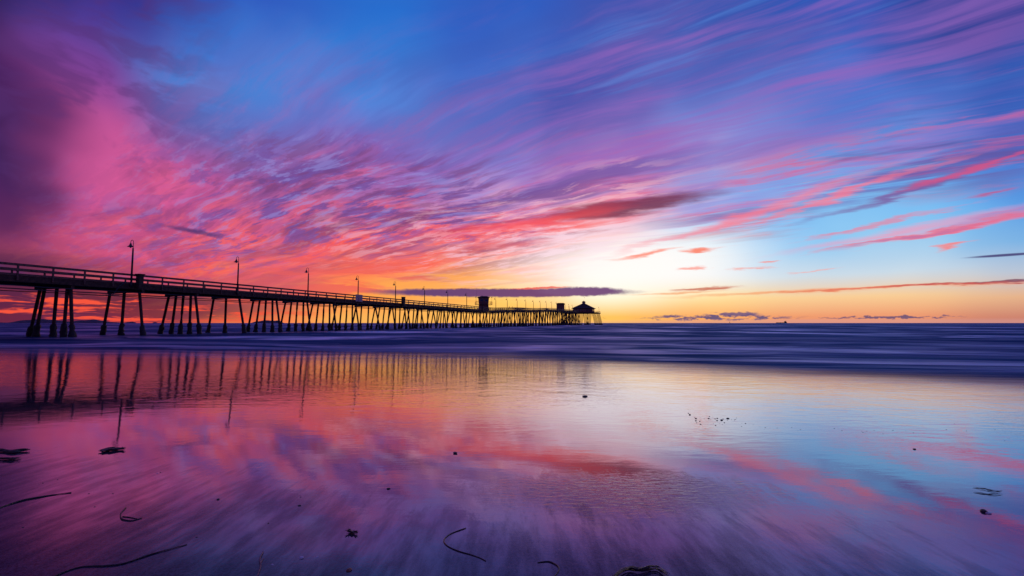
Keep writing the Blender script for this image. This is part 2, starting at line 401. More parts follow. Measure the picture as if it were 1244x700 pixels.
# open water begins where the last wave has run out, farther off at the left
sh = S.m('ADD', S.m('ADD', py_, S.m('ADD', S.m('MULTIPLY', px_, 0.17), S.m('MULTIPLY', S.m('MAXIMUM', px_, 0.0), 1.0))), S.m('MULTIPLY', S.m('SUBTRACT', bign, 0.5), 7.0))
opn = S.rng(sh, 10.5, 26.0)
r1 = S.noise(S.mapping(pos, scale=(0.9, 1.9, 1)), 1.0, 3, 0.5, dist=0.4)
r2 = S.noise(S.mapping(pos, rot=(0, 0, R(-12)), scale=(2.0, 9.0, 1)), 1.0, 3, 0.5)
w1 = S.noise(S.mapping(pos, scale=(0.10, 0.30, 1)), 1.0, 5, 0.6)
patch = S.rng(S.noise(S.mapping(pos, scale=(0.14, 0.5, 1)), 1.0, 3, 0.5), 0.38, 0.62)
hh = S.m('ADD', S.m('MULTIPLY', r1, 1.0), S.m('MULTIPLY', S.m('MULTIPLY', r2, 0.32), patch))
b1 = S.add('ShaderNodeBump'); b1.inputs['Strength'].default_value = 1.0; b1.inputs['Distance'].default_value = 0.0032
S.put(b1.inputs['Height'], hh)
b2 = S.add('ShaderNodeBump'); b2.inputs['Distance'].default_value = 0.9
S.put(b2.inputs['Strength'], opn); S.put(b2.inputs['Height'], w1); S.put(b2.inputs['Normal'], b1.outputs[0])
off = S.m('LOGARITHM', S.m('MAXIMUM', S.m('ADD', py_, S.m('MULTIPLY', px_, 0.12)), 3.0), 2.71828)
FC0 = S.comb(S.m('MULTIPLY', px_, 0.05), S.m('MULTIPLY', off, 2.8), 0)
FC = S.v('ADD', FC0, S.v('MULTIPLY', S.v('SUBTRACT', S.noise(FC0, 0.8, 3, 0.5, col=True), (0.5, 0.5, 0.5)), (1.6, 1.3, 0)))
foam = S.noise(S.mapping(FC, loc=(3.3, 8, 0)), 1.0, 4, 0.55)
foam2 = S.noise(S.mapping(FC, loc=(1, 2, 4), scale=(0.5, 2.6, 1)), 1.0, 4, 0.6)
dark = S.rng(S.noise(S.mapping(FC, loc=(9, 4, 4), scale=(0.4, 1.5, 1)), 1.0, 4, 0.6), 0.36, 0.62, 0.40, 1.0)
fm = S.m('MULTIPLY', S.m('MULTIPLY', S.m('MAXIMUM', S.rng(foam, 0.44, 0.72), S.rng(foam2, 0.46, 0.74)), opn), dark)
pb = S.add('ShaderNodeBsdfDiffuse')
S.put(pb.inputs['Color'], S.mix(S.m('MULTIPLY', fm, 0.75), (0.008, 0.032, 0.085, 1), (0.46, 0.50, 0.62, 1)))
S.put(pb.inputs['Normal'], b2.outputs[0])
gl = S.add('ShaderNodeBsdfGlossy')
S.put(gl.inputs[0], S.mix(opn, (0.95, 0.93, 0.95, 1), S.mix(fm, (0.12, 0.25, 0.48, 1), (0.78, 0.82, 1.0, 1))))
S.put(gl.inputs['Roughness'], S.rng(opn, 0, 1, 0.010, 0.36, smooth=False)); S.put(gl.inputs['Normal'], b2.outputs[0])
fr = S.add('ShaderNodeFresnel'); fr.inputs['IOR'].default_value = 1.6; S.put(fr.inputs['Normal'], b1.outputs[0])
fac = S.m('MULTIPLY', S.m('ADD', S.m('MULTIPLY', fr.outputs[0], 0.9), 0.16), S.m('MULTIPLY', S.m('ADD', S.rng(opn, 0, 1, 1.0, 0.34), S.m('MULTIPLY', fm, 0.45)), S.m('MULTIPLY_ADD', S.m('SUBTRACT', dark, 1.0), S.m('MULTIPLY', opn, 0.5), 1.0)), clamp=True)
ms = S.add('ShaderNodeMixShader'); S.put(ms.inputs[0], fac); S.l.new(pb.outputs[0], ms.inputs[1]); S.l.new(gl.outputs[0], ms.inputs[2])
fin = S.add('ShaderNodeMixShader'); S.put(fin.inputs[0], opn); S.l.new(sand_shader, fin.inputs[1]); S.l.new(ms.outputs[0], fin.inputs[2])
S.put(so_.inputs[0], fin.outputs[0])
sheet('beach', xs, ysn, zg, groundm)
sheet('sea', xs, grade(14.0, 30, 0.5, 1.35, 45000), lambda x, y: 0.0, groundm)
for n_ in ('beach', 'sea'): bpy.data.objects[n_]['kind'] = 'structure'

# islands on the horizon
hillm = simple('island_rock', (0.055, 0.045, 0.075), 0.9, 0.3, 0.002, 0)
def island(pts, Y, depth):
    bm = bmesh.new(); rows = []
    n = 60; x0, x1 = pts[0][0], pts[-1][0]
    for j, (dyy, s) in enumerate(((-depth, 0), (-depth * .6, .45), (-depth * .25, .85), (0, 1), (depth * .3, .8), (depth, 0))):
        row = []
        for i in range(n + 1):
            px = x0 + (x1 - x0) * i / n
            for a, b in zip(pts, pts[1:]):
                if a[0] <= px <= b[0]:
                    t = (px - a[0]) / (b[0] - a[0]); t = t * t * (3 - 2 * t); hpx = a[1] + (b[1] - a[1]) * t; break
            p = at(px, 392.4, Y + dyy)
            hgt = hpx * Y / F * s * (1 + 0.10 * noise.noise(Vector((px * .12, j * .7, 1.0))) if s else 1)
            row.append(bm.verts.new((p.x, Y + dyy, hgt - (4 if s == 0 else 0))))
        rows.append(row)
    for a, b in zip(rows, rows[1:]):
        for i in range(n): bm.faces.new((a[i], a[i + 1], b[i + 1], b[i]))
    o = mobj('hills', bm, hillm, smooth=True); o['kind'] = 'structure'
island([(-60, 0), (-20, 2.0), (8, 0.6), (30, 3.6), (48, 5.0), (64, 4.0), (84, 1.8), (100, 3.4), (114, 4.3), (135, 1.4), (152, 0)], 13000, 900)
island([(149, 0), (156, 1.4), (161, 1.8), (167, 0)], 15000, 300)
island([(184, 0), (188, 1.1), (193, 0)], 15000, 200)
island([(303, 0), (312, 2.0), (322, 3.4), (333, 2.8), (338, 3.0), (346, 0)], 16000, 500)

# ------------------------------------------------------------------ materials
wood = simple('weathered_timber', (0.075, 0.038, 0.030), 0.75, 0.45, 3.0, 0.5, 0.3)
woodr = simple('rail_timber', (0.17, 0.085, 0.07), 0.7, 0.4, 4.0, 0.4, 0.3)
crustm = simple('mussel_crust', (0.022, 0.018, 0.022), 0.6, 0.6, 14.0, 0.9, 0.4)
steel = simple('dark_steel', (0.045, 0.042, 0.050), 0.5, 0.3, 5.0, 0.1, 0.5)
signm = simple('pale_board', (0.66, 0.46, 0.42), 0.7, 0.12, 3.0, 0.1, 0.3)
wallm = simple('brown_siding', (0.22, 0.10, 0.08), 0.75, 0.3, 2.0, 0.3, 0.3, stretch=(.2, .2, 6))
roofm = simple('shingle_roof', (0.07, 0.045, 0.045), 0.8, 0.35, 3.0, 0.5, 0.3)
trimm = simple('painted_trim', (0.35, 0.22, 0.20), 0.6, 0.2, 3.0, 0.1, 0.4)
glassm = simple('window_glass', (0.05, 0.07, 0.12), 0.08, 0.2, 1.0, 0, 1.0)

# ------------------------------------------------------------------ pier
PA = math.atan2(174.0 / 600.0 * math.cos(TH), 1.0)
PO = Vector((-62.1, 0, 0))
PD = Vector((math.sin(PA), math.cos(PA), 0)); PP = Vector((math.cos(PA), -math.sin(PA), 0))
def sat(px, z=7.0, xl=0.0):       # distance along the pier that is seen at photo column px
    a = (px - CX) / F
    lo, hi = 5.0, 700.0
    for _ in range(60):
        m = (lo + hi) / 2; p = PO + PD * m + PP * xl
        q = p.x / (p.y * math.cos(TH) + (z - CAMZ) * math.sin(TH))
        if q < a: lo = m
        else: hi = m
    return lo
def smooth(a, b, x):
    t = max(0, min(1, (x - a) / (b - a))); return t * t * (3 - 2 * t)
def zdeck(s): return 6.13 + 1.4 * smooth(190, 245, s) + 2.0 * smooth(235, 330, s) + 0.8 * smooth(330, 400, s)
WID = 6.2; SEND = 452.0; S0 = 12.0
pier = empty('fishing_pier', PO, -PA)
tag(pier, 'long dark timber fishing pier on many leaning piles running out into the sea', 'pier')
def strip(bm, x0, x1, za, zb, s0=S0, s1=428.0, step=4.0):
    n = max(1, int((s1 - s0) / step)); prev = None
    for i in range(n + 1):
        s = s0 + (s1 - s0) * i / n; z = zdeck(s)
        r = [bm.verts.new((x, s, z + q)) for x, q in ((x0, za), (x1, za), (x1, zb), (x0, zb))]
        if prev:
            for k in range(4): bm.faces.new((prev[k], prev[(k + 1) % 4], r[(k + 1) % 4], r[k]))
        else: bm.faces.new(r)
        prev = r
    bm.faces.new(prev[::-1])
PX0, PX1, PS0, PS1 = -16.0, 14.0, 424.0, 452.0     # T-head
ZP = zdeck(440)
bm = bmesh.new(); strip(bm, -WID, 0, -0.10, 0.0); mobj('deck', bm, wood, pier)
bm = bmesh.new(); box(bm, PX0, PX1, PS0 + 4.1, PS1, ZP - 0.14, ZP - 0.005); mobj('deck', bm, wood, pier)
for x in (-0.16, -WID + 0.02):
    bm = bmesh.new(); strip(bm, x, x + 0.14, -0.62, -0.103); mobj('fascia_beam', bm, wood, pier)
bm = bmesh.new()
for x in (-1.5, -2.7, -3.9, -5.1): strip(bm, x, x + 0.18, -0.55, -0.103)
tag(mobj('stringer', bm, wood, pier), kind='stuff')
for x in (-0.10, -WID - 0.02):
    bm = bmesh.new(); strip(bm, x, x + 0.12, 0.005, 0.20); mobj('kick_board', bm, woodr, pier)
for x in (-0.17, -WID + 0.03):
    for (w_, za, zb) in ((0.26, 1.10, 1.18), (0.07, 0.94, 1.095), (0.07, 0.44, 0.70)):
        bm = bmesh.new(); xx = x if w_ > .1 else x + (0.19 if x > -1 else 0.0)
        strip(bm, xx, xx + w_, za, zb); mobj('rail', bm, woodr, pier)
for x, z, r in ((0.10, -0.98, 0.045), (-0.5, -1.25, 0.06), (-5.6, -1.2, 0.05)):
    bm = bmesh.new(); tube(bm, [(x, s, zdeck(s) + z - 0.05 * math.sin(math.pi * ((s - S0) % 7.5) / 7.5)) for s in [S0 + 1.9 * k for k in range(218)]], r, 6)
    mobj('service_pipe', bm, steel, pier)
# rail posts
posts = []
SB = sat(89, 5.0); BSP = (sat(376, 5.0) - SB) / 5.0
sp0 = sat(22, 7.2)
k = -12
psp = (sat(269, 7.2) - sp0) / 8.0
while sp0 + k * psp < 426:
    s = sp0 + k * psp; k += 1
    if s < S0: continue
    for x in (-0.10, -WID + 0.02): posts.append((s, x))
pbm = bmesh.new(); box(pbm, -0.06, 0.06, -0.07, 0.07, -0.45, 1.10)
pme = bpy.data.meshes.new('rail_post'); pbm.to_mesh(pme); pbm.free(); pme.materials.append(woodr)
vis = [p for p in posts if p[0] > 40]; hid = [p for p in posts if p[0] <= 40]
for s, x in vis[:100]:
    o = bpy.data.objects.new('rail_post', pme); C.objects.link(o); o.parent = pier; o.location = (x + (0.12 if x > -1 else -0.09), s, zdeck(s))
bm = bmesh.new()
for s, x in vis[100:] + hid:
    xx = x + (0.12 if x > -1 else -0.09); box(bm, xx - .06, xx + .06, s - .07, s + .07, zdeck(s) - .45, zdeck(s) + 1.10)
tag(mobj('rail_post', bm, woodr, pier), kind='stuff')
# bents
def pile_geo(bm, a, b, r=0.168):
    n = 5; tube(bm, [a.lerp(b, i / n) + Vector((noise.noise(a + Vector((i, 0, 0))) * .03, 0, 0)) for i in range(n + 1)], [r * (1.0 - 0.06 * i / n) for i in range(n + 1)][::-1], 8)
def crust_geo(bm, a, b, hgt):
    """a top, b bottom; lumpy mussel collar around the foot"""
    n = 8; pts = []; rad = []
    L = (a - b).length; u = (a - b) / L
    for i in range(n + 1):
        z = -0.3 + (hgt + 0.3) * i / n; pts.append(b + u * (z + 0.0))
        rad.append(0.20 + (0.10 * (1 - i / n) ** 0.8 + 0.05 + 0.11 * noise.noise(Vector((b.x * 3, b.y, i * 1.7)))) * (1 if i < n else 0.1))
    st = len(bm.verts); tube(bm, pts, rad, 10)
    bm.verts.ensure_lookup_table()
    for v in bm.verts[st:]:
        v.co += Vector((noise.noise(v.co * 3.1), noise.noise(v.co * 3.1 + Vector((9, 0, 0))), 0)) * 0.12
PAT5 = [(-.5, .5), (-1.3, -1.2), (-2.6, -2.9), (-3.9, -4.5), (-5.2, -6.4)]
PAT0 = [(-.4, .2), (-.9, -.9), (-2.5, -2.9), (-4.4, -5.3), (-5.1, -6.3)]
PAT3 = [(-.6, .6), (-3.1, -3.1), (-5.5, -6.5)]
PAT4 = [(-.5, .8), (-2.2, -2.3), (-4.0, -4.3), (-5.4, -6.6)]
piles = []; caps = []
k = -5
while SB + k * BSP < 424:
    s = SB + k * BSP
    if s > S0 + 1:
        pat = PAT5
        if k == 0: pat = PAT0
        if k in (1, 3): pat = PAT3
        elif k > 5: pat = PAT5 if (k % 4) else PAT4
        zt = zdeck(s) - 0.93
        for i, (a, b) in enumerate(pat):
            rnd = random.Random(k * 31 + i)
            da = 0; 
            if k > 7: da = rnd.uniform(-.25, .25)
            lean = rnd.uniform(-.15, .15) + (0.8 * (1 if (k + i) % 2 else -1) if (k > 8 and i in (1, 3)) else 0)
            piles.append((Vector((a, s, zt)), Vector((b + da, s + lean, -0.6)), k, i))
        caps.append((s, -5.75, 0.0 if k % 2 else -.1, zt))
    k += 1
for s in (PS0 + 3, PS0 + 9, PS0 + 15, PS0 + 21, PS0 + 27):
    zt = ZP - 0.9
    for i, x in enumerate([PX0 + .6 + (PX1 - PX0 - 1.2) * j / 8 for j in range(9)]):
        b = x + (-2.2 if i < 2 else 2.4 if i > 6 else (0.9 if i % 2 else -0.9))
        piles.append((Vector((x, s, zt)), Vector((b, s + (1.2 if i % 2 else -1.0), -0.6)), 99, i))
    caps.append((s, PX0, PX1, zt))
for s in (350, 356, 362):
    zt = zdeck(s) - .93
    for x in (-.4, -1.6, -2.8, -4.0, -5.2): piles.append((Vector((x, s, zt)), Vector((x * 1.1, s, -.6)), 98, 0))
def foot(a, b):   # where the pile meets the water
    t = (a.z - 0.0) / (a.z - b.z); return a.lerp(b, t)
ind = [p for p in piles if p[0].y > 42]; ind.sort(key=lambda p: p[0].y); rest = ind[100:] + [p for p in piles if p[0].y <= 42]
for a, b, k, i in ind[:100]:
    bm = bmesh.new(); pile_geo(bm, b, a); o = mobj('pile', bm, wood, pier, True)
    bm = bmesh.new(); crust_geo(bm, a, foot(a, b), 1.35 + 0.3 * noise.noise(Vector((k, i, .5)))); mobj('mussel_crust', bm, crustm, o, True)
bm = bmesh.new(); bc = bmesh.new()
for a, b, k, i in rest:
    pile_geo(bm, b, a, 0.2); crust_geo(bc, a, foot(a, b), 1.4)
o = tag(mobj('pile', bm, wood, pier, True), kind='stuff'); tag(mobj('mussel_crust', bc, crustm, o, True), kind='stuff')
for s, x0, x1, zt in caps:
    bm = bmesh.new(); box(bm, x0, x1, s - .17, s + .17, zt - 0.02, zt + 0.305); mobj('pile_cap', bm, wood, pier)
# head fascia and rails of the T-head
bm = bmesh.new()
for (x0, x1, y0, y1) in ((PX0, PX1, PS0 + 3.9, PS0 + 4.08), (PX0, PX1, PS1 + .01, PS1 + .19), (PX0 - .19, PX0 - .01, PS0 + 3.9, PS1 + .19), (PX1 + .01, PX1 + .19, PS0 + 3.9, PS1 + .19)):
    box(bm, x0, x1, y0, y1, ZP - .75, ZP)
mobj('fascia_beam', bm, wood, pier)
bm = bmesh.new()
for z0, z1 in ((1.08, 1.18), (.6, .7)):
    for (x0, x1, y0, y1) in ((PX0, -WID - .1, PS0 + 4.1, PS0 + 4.2), (.1, PX1, PS0 + 4.1, PS0 + 4.2), (PX0, PX1, PS1 - .1, PS1), (PX0, PX0 + .1, PS0 + 4.2, PS1 - .1), (PX1 - .1, PX1, PS0 + 4.2, PS1 - .1)):
        box(bm, x0, x1, y0, y1, ZP + z0, ZP + z1)
for j in range(11):
    x = PX0 + .1 + (PX1 - PX0 - .2) * j / 10
    for y in (PS0 + 4.15, PS1 - .05):
        if y < PS1 - 1 and -WID - .2 < x < .2: continue
        box(bm, x - .07, x + .07, y - .045, y + .045, ZP, ZP + 1.08)
mobj('rail', bm, woodr, pier)
# pole struts reaching out below the deck by the first lamp
def P2W(x, s, z): return PO + PP * x + PD * s + Vector((0, 0, z))

# ------------------------------------------------------------------ lamps
def make_lamp():
    root = empty('street_lamp')
    bm = bmesh.new(); tube(bm, [(0, 0, -1.5), (0, 0, 2.0), (0, 0, 3.1)], [0.115, 0.10, 0.085], 10); mobj('pole', bm, steel, root, True)
    bm = bmesh.new(); lathe(bm, [(0.13, -1.3), (0.13, -0.95), (0.10, -0.9)], 10); mobj('pole_base', bm, steel, root)
    bm = bmesh.new(); pts = [(0, 0, 3.08), (0.0, 0, 3.75)]
    for a in range(0, 181, 20): pts.append((-0.22 + 0.22 * math.cos(R(a)), 0, 3.85 + 0.24 * math.sin(R(a))))
    pts.append((-0.44, 0, 3.72)); tube(bm, pts, 0.032, 8)
    mobj('curved_arm', bm, steel, root, True)
    bm = bmesh.new(); lathe(bm, [(0.05, 3.74), (0.09, 3.66), (0.13, 3.52), (0.20, 3.40), (0.34, 3.30), (0.33, 3.285), (0.10, 3.31)], 18, (-0.44, 0, 0))
    mobj('lamp_shade', bm, steel, root, True)
    bm = bmesh.new(); lathe(bm, [(0.04, 3.30), (0.09, 3.27), (0.10, 3.22), (0.05, 3.16)], 10, (-0.44, 0, 0)); mobj('bulb', bm, glassm, root, True)
    return root
lampxs = [161.5, 286, 373, 433, 479, 515.5, 543.5]
lsp = (sat(515.5, 11.5) - sat(161.5, 11.5)) / 5.0
ls0 = sat(161.5, 11.5)
lampS = [ls0 + lsp * i for i in range(-1, 22)]
LAB = {0: 'gooseneck street lamp beside the capped post box, nearest to the shore', 1: 'second gooseneck street lamp along the pier from the shore',
       2: 'third gooseneck street lamp along the pier from the shore', 3: 'gooseneck street lamp rising right beside the pale board on the pier rail',
       4: 'first gooseneck street lamp past the pale board', 5: 'second gooseneck street lamp past the pale board',
       6: 'gooseneck street lamp two before the watch tower', 7: 'gooseneck street lamp just before the watch tower'}
ORD = ['first', 'second', 'third', 'fourth', 'fifth', 'sixth', 'seventh', 'eighth', 'ninth', 'tenth', 'eleventh', 'twelfth', 'thirteenth', 'fourteenth']
proto = None; cnt = 0
tow_s = sat(587.5, 9.0, -2.4)
for i, s in enumerate(lampS):
    idx = i - 1
    if idx < 0 or s > 424: continue
    if abs(s - tow_s) < 4: s += 6.0
    if proto is None: proto = make_lamp(); o = proto
    else: o = copy_tree(proto)
    o.location = P2W(0.11, s, zdeck(s) + 1.15); o.rotation_euler = (0, 0, -PA + random.uniform(-.08, .08))
    if idx in LAB: lab = LAB[idx]
    else:
        cnt += 1; lab = f'{ORD[min(cnt, 14) - 1]} small gooseneck street lamp beyond the watch tower, on the climbing deck'
    tag(o, lab, 'street lamp', 'gooseneck lamps along the pier')
for j, (x, s) in enumerate(((PX1 - 1, PS1 - 2), (-9.5, PS0 + 5.5))):
    o = copy_tree(proto); o.location = P2W(x, s, ZP + 1.3)
    tag(o, ['gooseneck street lamp at the seaward right corner of the pier head', 'gooseneck street lamp on the left of the pavilion on the pier head'][j], 'street lamp', 'gooseneck lamps along the pier')

# ------------------------------------------------------------------ things on the pier
def capped_box(px, label, w=0.5, hgt=1.22, wide=0.74):
    s = sat(px, 7.0, 0.46)
    t = empty('post_box', P2W(0.46, s, zdeck(s) - 0.45), -PA)
    bm = bmesh.new(); box(bm, -.30, .30, -w / 2, w / 2, 0.0, hgt + .35); bmesh.ops.bevel(bm, geom=bm.edges[:], offset=0.02); mobj('body', bm, wood, t)
    bm = bmesh.new(); box(bm, -.38, .38, -wide / 2, wide / 2, hgt + .353, hgt + .46); bmesh.ops.bevel(bm, geom=bm.edges[:], offset=0.03); mobj('cap', bm, wood, t)
    bm = bmesh.new(); box(bm, -.33, .33, -w / 2 - .03, w / 2 + .03, .5, .6); mobj('band', bm, steel, t)
    tag(t, label, 'post box', 'boxes on the pier rail')
capped_box(170, 'dark squat box with a wide cap on the pier rail beside the first lamp')
capped_box(490, 'small dark capped box rising above the rail between the pale board and the tower', 0.9, 1.75, 1.0)
# pale board
s = sat(435.3, 7.0)
t = empty('sign_board', P2W(0.17, s, zdeck(s) - 0.15), -PA)
bm = bmesh.new(); box(bm, 0.0, 0.04, -1.25, 1.25, 0.0, 1.45); mobj('panel', bm, signm, t)
bm = bmesh.new()
for y in (-1.0, 1.0): box(bm, -0.05, -.005, y - .05, y + .05, -.2, 1.4)
mobj('support', bm, steel, t)
tag(t, 'blank pale rectangular board fixed outside the pier rail near the fourth lamp', 'sign board')
# diagonal brace under the deck
s = sat(142, 5.8)
t = empty('conduit_bracket', P2W(0.12, s, zdeck(s) - .7), -PA)
bm = bmesh.new(); tube(bm, [(0, -.5, -.75), (.05, .2, .35), (.02, .9, .9)], .05, 6); mobj('strut', bm, steel, t)
bm = bmesh.new(); box(bm, -.08, .08, -1.2, .2, -.82, -.74); mobj('tray', bm, steel, t)
tag(t, 'thin slanting conduit bracket under the pier deck left of the first lamp', 'bracket')

# watch tower
zt = zdeck(tow_s)
t = empty('watch_tower', P2W(-2.4, tow_s, zt), -PA + R(28))
def frust(bm, w0, w1, z0, z1, d0=None, d1=None):
    d0 = d0 or w0; d1 = d1 or w1
    lo = [bm.verts.new((x * w0 / 2, y * d0 / 2, z0)) for x, y in ((-1, -1), (1, -1), (1, 1), (-1, 1))]
    hi = [bm.verts.new((x * w1 / 2, y * d1 / 2, z1)) for x, y in ((-1, -1), (1, -1), (1, 1), (-1, 1))]
    bm.faces.new(lo[::-1]); bm.faces.new(hi)
    for k in range(4): bm.faces.new((lo[k], lo[(k + 1) % 4], hi[(k + 1) % 4], hi[k]))
bm = bmesh.new(); frust(bm, 4.4, 3.7, 0.0, 2.3, 3.2, 3.0); mobj('base', bm, wallm, t)
bm = bmesh.new(); frust(bm, 3.7, 4.2, 2.42, 5.1, 3.0, 3.3); wl = mobj('cabin', bm, wallm, t)
for ysgn in (-1, 1):
    for xx in (-1.0, 1.0):
        bm = bmesh.new(); yb = ysgn * 1.62
        M = Matrix.Translation((xx, yb, 4.15)) @ Matrix.Rotation(-ysgn * math.atan(.15 / 2.7), 4, 'X')
        box(bm, -.72, .72, -.05, .05, -.5, .5, M); f = mobj('window', bm, trimm, wl)
        bm = bmesh.new(); box(bm, -.62, .62, -.06, .06, -.4, .4, M); mobj('pane', bm, glassm, f)
bm = bmesh.new(); frust(bm, 4.5, 5.0, 5.1, 5.5, 3.7, 4.1); frust(bm, 4.2, 2.4, 5.5, 5.85, 3.4, 2.0); mobj('roof', bm, roofm, t)
bm = bmesh.new(); box(bm, -3.55, 3.55, -1.9, 1.9, 2.3, 2.42); mobj('balcony_floor', bm, wood, t)
for sx in (-1, 1):
    bm = bmesh.new()
    for z in (3.0, 3.55):
        box(bm, sx * 3.45 - .04, sx * 3.45 + .04, -1.85, 1.85, z - .04, z + .05)
        for y in (-1.85, 1.85): box(bm, min(sx * 2.2, sx * 3.41), max(sx * 2.2, sx * 3.41), y - .04, y + .04, z - .04, z + .05)
    for y in (-1.85, 0, 1.85): box(bm, sx * 3.45 - .05, sx * 3.45 + .05, y - .05, y + .05, 2.42, 3.5)
    mobj('balcony_rail', bm, steel, t)
    bm = bmesh.new(); tube(bm, [(sx * 3.45, -.5, 3.5), (sx * 3.45, -.5, 5.2)], .04, 6); lathe(bm, [(.04, 5.1), (.06, 5.2), (.28, 5.5), (.26, 5.52)], 10, (sx * 3.45, -.5, 0))
    mobj('loudspeaker', bm, steel, t)
bm = bmesh.new(); tube(bm, [(-2.9, .6, 3.5), (-2.9, .6, 8.3)], [.04, .02], 6); mobj('antenna', bm, steel, t)
t.scale = (0.88, 0.88, 0.93)
tag(t, 'dark two storey watch tower with side balconies standing on the pier deck', 'tower')

# shed
s = sat(681, 11.0, -3.2); zt = zdeck(s)
t = empty('restroom_block', P2W(-3.2, s, zt), -PA + R(12))
bm = bmesh.new(); box(bm, -2.6, 2.6, -2.2, 2.2, 0, 4.7); w_ = mobj('wall', bm, wallm, t)
bm = bmesh.new(); box(bm, -3.0, 3.0, -2.6, 2.6, 4.7, 5.1); frust(bm, 5.2, 4.2, 5.1, 5.55, 4.4, 3.4); mobj('roof', bm, roofm, t)
bm = bmesh.new(); box(bm, 1.0, 2.0, -2.26, -2.205, 0.05, 2.2); d = mobj('door', bm, trimm, w_)
bm = bmesh.new(); box(bm, 2.605, 2.64, -1.6, 1.6, .1, 4.2); mobj('pale_side', bm, trimm, t)  # thin slab gives the right side a paler tone than the other walls
tag(t, 'small square flat roofed block on the pier between tower and pavilion', 'shed')

# pavilion
t = empty('pavilion', P2W(1.2, 440.5, ZP), -PA)
WW = 17.5
bm = bmesh.new(); box(bm, -WW / 2 + .6, WW / 2 - .6, -7.6, 7.6, 0, 3.3); wl = mobj('wall', bm, wallm, t)
for face in (-1, 1):
    for j in range(6):
        x = -6.4 + 12.8 * j / 5
        bm = bmesh.new(); box(bm, x - .8, x + .8, face * 7.66 - .05, face * 7.66 + .05, 1.2, 2.6); f = mobj('window', bm, trimm, wl)
        bm = bmesh.new(); box(bm, x - .68, x + .68, face * 7.66 - .065, face * 7.66 + .065, 1.32, 2.48); mobj('pane', bm, glassm, f)
for face in (-1, 1):
    for j in range(5):
        y = -5.6 + 11.2 * j / 4
        bm = bmesh.new(); box(bm, face * 8.2 - .05, face * 8.2 + .05, y - .8, y + .8, 1.2, 2.6); f = mobj('window', bm, trimm, wl)
        bm = bmesh.new(); box(bm, face * 8.2 - .065, face * 8.2 + .065, y - .68, y + .68, 1.32, 2.48); mobj('pane', bm, glassm, f)
bm = bmesh.new(); frust(bm, WW + 1.2, WW + 1.4, 3.3, 3.5, 17.2, 17.4); frust(bm, WW + 1.2, 3.0, 3.503, 7.6, 17.2, 3.0); rf = mobj('roof', bm, roofm, t)
bm = bmesh.new(); box(bm, -1.2, 1.2, -1.2, 1.2, 7.4, 8.9); cu = mobj('cupola', bm, trimm, rf)
for a in range(4):
    bm = bmesh.new(); box(bm, -.8, .8, -1.26, -1.21, 7.8, 8.7, Matrix.Rotation(a * math.pi / 2, 4, 'Z')); mobj('cupola_pane', bm, glassm, rf)
bm = bmesh.new(); frust(bm, 3.6, 0.5, 8.9, 10.0); tube(bm, [(0, 0, 10), (0, 0, 11)], [.07, .03], 6); mobj('cupola_roof', bm, roofm, rf)
tag(t, 'square pavilion with a hipped roof and small cupola on the pier head', 'pavilion')

# ------------------------------------------------------------------ people on the deck
def skin_chain(name, verts, edges, radii, mat, parent=None, lvl=2):
    me = bpy.data.meshes.new(name); me.from_pydata(verts, edges, []); me.materials.append(mat)
    o = bpy.data.objects.new(name, me); C.objects.link(o)
    if parent: o.parent = parent
    md = o.modifiers.new('s', 'SKIN')
    for i, r in enumerate(radii): me.skin_vertices[0].data[i].radius = (r[0], r[1]) if isinstance(r, tuple) else (r, r)
    me.skin_vertices[0].data[0].use_root = True
    sb = o.modifiers.new('b', 'SUBSURF'); sb.levels = lvl; sb.render_levels = lvl
    dg = bpy.context.evaluated_depsgraph_get(); ev = o.evaluated_get(dg)
    m2 = bpy.data.meshes.new_from_object(ev); o.modifiers.clear(); o.data = m2
    for p in m2.polygons: p.use_smooth = True
    return o
clothm = simple('dark_clothes', (0.05, 0.04, 0.06), 0.85, 0.3, 8, 0.2, 0.2)
def person(s, x, rz, label, lean):
    v = [(0, 0, .95), (0, .02, 1.15), (0, .03, 1.40), (0, .04, 1.52), (0, .06, 1.62), (0, .07, 1.74),
         (-.10, 0, .88), (-.12, .02, .50), (-.13, -.02, .08), (-.13, .12, .03), (.10, 0, .88), (.13, .04, .50), (.14, .02, .08), (.14, .16, .03),
         (-.19, .03, 1.40), (-.26, .08, 1.14), (-.20, .30 + lean, 1.12), (.19, .03, 1.40), (.26, .08, 1.14), (.20, .30 + lean, 1.12)]
    e = [(0, 1), (1, 2), (2, 3), (3, 4), (4, 5), (0, 6), (6, 7), (7, 8), (8, 9), (0, 10), (10, 11), (11, 12), (12, 13), (2, 14), (14, 15), (15, 16), (2, 17), (17, 18), (18, 19)]
    r = [(.15, .11), (.14, .10), (.16, .11), .06, .09, .075, .09, .06, .045, .035, .09, .06, .045, .035, .06, .045, .035, .06, .045, .035]
    o = skin_chain('person', v, e, r, clothm); o.location = P2W(x, s, zdeck(s) + .01); o.rotation_euler = (0, 0, rz)
    tag(o, label, 'person', 'people on the pier deck')
sp = sat(620.5, 9.0)
person(sp, -.75, -PA - R(90), 'person in dark clothes leaning on the pier rail, nearer to the tower', .15)
person(sp + 5.0, -.8, -PA - R(70), 'person in dark clothes standing upright by the pier rail, farther from the tower', .0)

